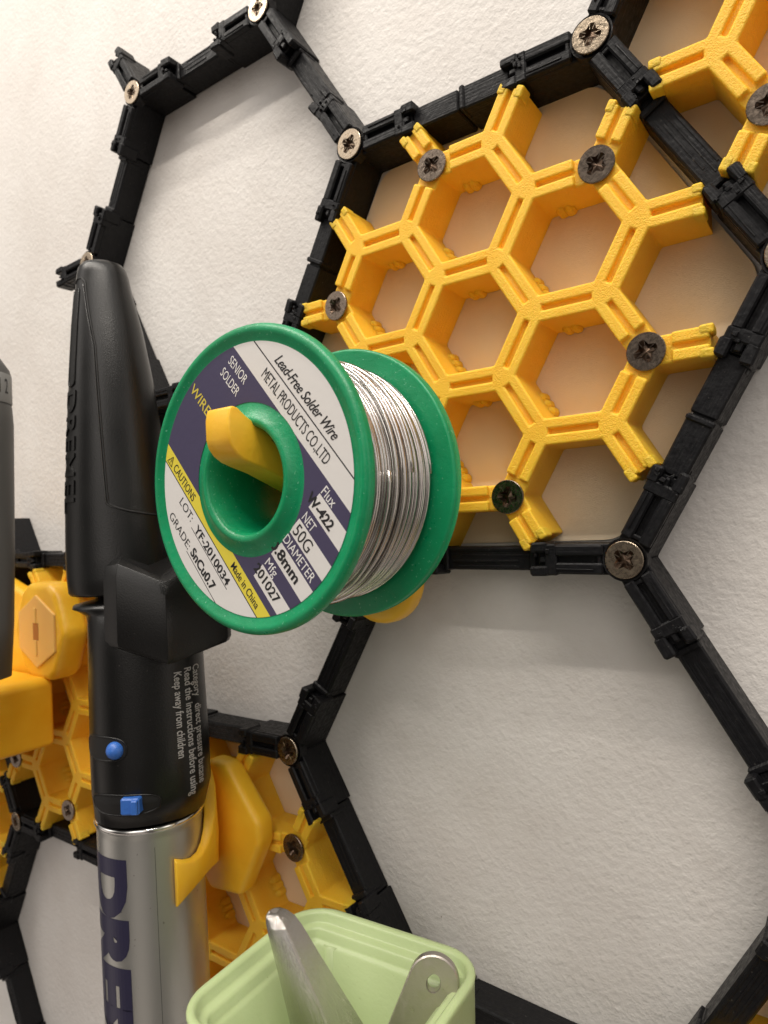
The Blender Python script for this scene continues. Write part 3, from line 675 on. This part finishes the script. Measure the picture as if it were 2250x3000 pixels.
# ------------------------------------------------------------------ boxy holder on the left, with its pen
hold = thing('tool_holder', (-2.95, -2.02, .0), 'boxy yellow holder with a hexagonal boss on the left grid', 'tool holder')
bm = bmesh.new()
q_ = [(-2.83 + .30 * cos(radians(a)) * .98, -1.262 + .31 * sin(radians(a))) for a in (0, 50, 68, 112, 130, 180, 230, 250, 292, 310)]
prism(bm, q_, lambda u, v, d: V3(u, v, d), .004, .17)
finish('boss', bm, MYs, hold, smooth=True, bevel=.05, seg=5, angle=20)
bm = bmesh.new(); q_ = [(-2.83 + .232 * cos(radians(a)), -1.262 + .215 * sin(radians(a))) for a in range(30, 390, 60)]
prism(bm, q_, lambda u, v, d: V3(u, v, d), .15, .182); bolt = finish('hex_bolt', bm, MO, hold, bevel=.006)
bm = bmesh.new(); box_in(bm, (V3(-2.83, -1.262, .182), V3(1, 0, 0), V3(0, 1, 0), ZO), -.03, .03, -.05, .05, -.001, .0012)
finish('slot', bm, mat('slot_orange', (.45, .17, .03), .6), bolt, org=tuple(hold['org']))
bm = bmesh.new()
for y0_, y1_ in ((.05, .14), (-.14, -.05)): box_in(bm, (V3(-2.83, -1.262, .182), V3(1, 0, 0), V3(0, 1, 0), ZO), -.012, .012, y0_, y1_, -.004, .006, 0, .003)
finish('bolt_rib', bm, MO, bolt, org=tuple(hold['org']))
bm = bmesh.new()      # arm going left, then the open box
prism(bm, [(-3.10, -1.05), (-3.9, -.80), (-3.9, -1.62), (-3.02, -1.62), (-2.98, -1.5)], lambda u, v, d: V3(u, v, d), .004, .11)
finish('side_arm', bm, MYs, hold, smooth=True, bevel=.03, seg=3, angle=25)
bm = bmesh.new(); F = (V3(0, 0, 0), V3(1, 0, 0), V3(0, 1, 0), ZO)
prism(bm, [(-3.9, -1.53), (-2.80, -1.53), (-2.76, -1.56), (-2.76, -1.93), (-3.9, -1.96)], lambda u, v, d: V3(u, v, d), .12, .95)
finish('tool_box', bm, MYs, hold, smooth=True, bevel=.03, seg=4)
pen = thing('engraving_pen', (-2.385, -1.45, .6), 'dark grey pen shaped tool cut by the left picture edge, held above the yellow box', 'pen')
bm = bmesh.new(); lathe(bm, V3(-2.53, 0, .6), V3(0, 1, 0), [(0, .30), (.05, .30), (.075, .285), (.15, .17), (.158, .14)], 48); finish('end_cap', bm, MPe, pen, smooth=True)
bm = bmesh.new(); lathe(bm, V3(-2.53, 0, .6), V3(0, 1, 0), [(.158, .14), (.160, .135), (.160, -.005), (.157, -.012)], 48); pb_ = finish('scale_ring', bm, MPb, pen, smooth=True)
bm = bmesh.new(); lathe(bm, V3(-2.53, 0, .6), V3(0, 1, 0), [(.152, -.010), (.158, -.03), (.163, -.12), (.156, -.5), (.150, -.8), (.138, -1.15), (.12, -1.42), (.02, -1.45), (0, -1.45)], 48); finish('barrel', bm, MPe, pen, smooth=True)
for ch_, ph0 in (('1', 49), ('2', 61)):
    bm, x0, x1, y0, y1 = text_bm(ch_, 0)
    for v in bm.verts:
        ph = radians(ph0) + (v.co.x - x0) / .6 * radians(12); v.co = V3(-2.53, .035 + (v.co.y - y0) * .11, .6) + (ER * sin(ph) + EF * cos(ph)) * .1612
    finish('numeral', bm, MIk, pb_, org=tuple(pen['org']))

# ------------------------------------------------------------------ lime cup with two steel tools
cup = thing('storage_cup', (-.21, -2.95, .62), 'lime green square plastic cup with a stepped rim at the bottom', 'cup')
ca = radians(3.5); CX, CZ, CY = -.222, .648, -2.13
def cpl(u, v, y): return V3(CX + u * cos(ca) + v * sin(ca), y, CZ - u * sin(ca) + v * cos(ca))
bm = bmesh.new(); CWd, CDp = .725, .665
lv = [(0, -.02, .14), (.004, -.002, .14), (.0, .004, .14), (-.018, .006, .135), (-.030, -.004, .13), (-.034, -.026, .125), (-.042, -.030, .12), (-.060, -.032, .115), (-.072, -.040, .11), (-.076, -.062, .105), (-.084, -.068, .10), (-.10, -.075, .10), (-.125, -.62, .09), (-.14, -.64, .09)]
ol = [(.0, -.02, .14), (-.03, -.66, .11), (-.06, -.69, .10)]
def cring(d, dy, r): return [bm.verts.new(cpl(u, v, CY + dy)) for u, v in rrect(CWd + 2 * d, CDp + 2 * d, max(.02, r + d), 8)]
inner = [cring(*q) for q in lv]; outer = [inner[0]] + [cring(*q) for q in ol[1:]]
for rs in (inner, outer):
    for A_, B_ in zip(rs, rs[1:]):
        n_ = len(A_)
        for i in range(n_): bm.faces.new((A_[i], A_[(i + 1) % n_], B_[(i + 1) % n_], B_[i]))
bm.faces.new(inner[-1]); bm.faces.new(outer[-1][::-1])
finish('cup_body', bm, ML, cup, smooth=True)
bm = bmesh.new()     # inside corner rib that the photo shows behind the steel tools
tube(bm, [cpl(-.20, -.255, CY - .07), cpl(-.19, -.245, CY - .63)], [.03, .03], 16); finish('inner_rib', bm, ML, cup, smooth=True)

tip = thing('steel_spike', (-.30, -2.86, .74), 'shiny tapered steel rod leaning out of the lime green cup', 'steel rod')
# rod: a cone with one flat ground side; frames set along its leaning axis
def loft_pts(bm, secs, closed=True):
    rs = [[bm.verts.new(p) for p in s] for s in secs]; n = len(rs[0])
    uv = bm.loops.layers.uv.verify()
    for j, (A_, B_) in enumerate(zip(rs, rs[1:])):
        for i in range(n):
            f_ = bm.faces.new((A_[i], A_[(i + 1) % n], B_[(i + 1) % n], B_[i]))
            for lp, (jj, ii) in zip(f_.loops, ((j, i), (j, i + 1), (j + 1, i + 1), (j + 1, i))): lp[uv].uv = (jj / len(rs), ii / n)
    bm.faces.new(rs[0]); bm.faces.new(rs[-1][::-1])
RR, RF = V3(.727, 0, -.687), V3(.687, 0, .727)
def rod_sec(c, wr, wf):
    """rounded towards the left/front, flat towards the right"""
    out = []
    for k in range(40):
        a = 2 * pi * k / 40; u, v = cos(a) * wr, sin(a) * wf
        d = u * .78 + v * .35; lim = .50 * wr           # flat cut facing right and front
        if d > lim: t = (d - lim) / (.78 ** 2 + .35 ** 2); u -= .78 * t; v -= .35 * t
        out.append(c + RR * u + RF * v)
    return out
bm = bmesh.new(); A0, A1 = V3(-.410, -1.93, .70), V3(-.13, -2.70, .55)
secs = []
for t, wr in ((0, .012), (.004, .022), (.015, .032), (.04, .042), (.08, .049), (.2, .062), (.5, .098), (.75, .11), (1, .112)):
    secs.append(rod_sec(A0 + (A1 - A0) * t + V3(.012, 0, 0) * min(1, t * 20), wr * 1.18, wr * 1.08))
loft_pts(bm, secs); finish('rod_body', bm, MSt, tip, smooth=True).data.set_sharp_from_angle(angle=radians(17))
lev = thing('steel_file', (-.10, -2.88, .45), 'flat steel tool with a round hole in its end, in the lime cup', 'hand tool')
bm = bmesh.new(); hc = V3(.010, -2.145, .45); dn = V3(-.24, -.90, .30).normalized(); sd = V3(.84, -.06, -.40).normalized(); sd = (sd - dn * sd.dot(dn)).normalized(); nn_ = sd.cross(dn); nn_ = nn_ if nn_.dot(EF) > 0 else -nn_
out = [(cos(a) * .078, -sin(a) * .078) for a in [pi * k / 24 for k in range(25)]]   # (side, down)
out = [(u, v) for u, v in out] + [(-.10, .30), (-.11, .56), (.10, .56), (.09, .30)]
hol = [(cos(2 * pi * k / 28) * .0265, sin(2 * pi * k / 28) * .031) for k in range(28)]
def hp(u, v, d): return hc + sd * u + dn * v + nn_ * d
NA = 64; rims = []
for k in range(NA):
    a = 2 * pi * k / NA; dx, dy = cos(a), sin(a); best = None
    for i in range(len(out)):
        (x1, y1), (x2, y2) = out[i], out[(i + 1) % len(out)]; ex, ey = x2 - x1, y2 - y1; den = dx * ey - dy * ex
        if abs(den) < 1e-9: continue
        t = (x1 * ey - y1 * ex) / den; q = (x1 * dy - y1 * dx) / den
        if t > 0 and -1e-6 <= q <= 1 + 1e-6 and (best is None or t < best): best = t
    rims.append((dx * best, dy * best, best))
rings = []
for d, f0, f1 in ((.018, 0, 0), (.018, 1, -.004), (.014, 1, 0), (-.014, 1, 0), (-.018, 1, -.004), (-.018, 0, 0), (-.014, 0, -.002), (.014, 0, -.002), (.018, 0, 0)):
    rg = []
    for (x, y, L), k in zip(rims, range(NA)):
        a = 2 * pi * k / NA
        if f0: u, v = x * (1 + f1 / L), y * (1 + f1 / L)
        else: u, v = cos(a) * (.0225 + f1), sin(a) * (.027 + f1)
        rg.append(bm.verts.new(hp(u, v, d)))
    rings.append(rg)
for A_, B_ in zip(rings, rings[1:]):
    for i in range(NA): bm.faces.new((A_[i], A_[(i + 1) % NA], B_[(i + 1) % NA], B_[i]))
bmesh.ops.remove_doubles(bm, verts=bm.verts, dist=.00001)
finish('handle_plate', bm, MSh, lev)
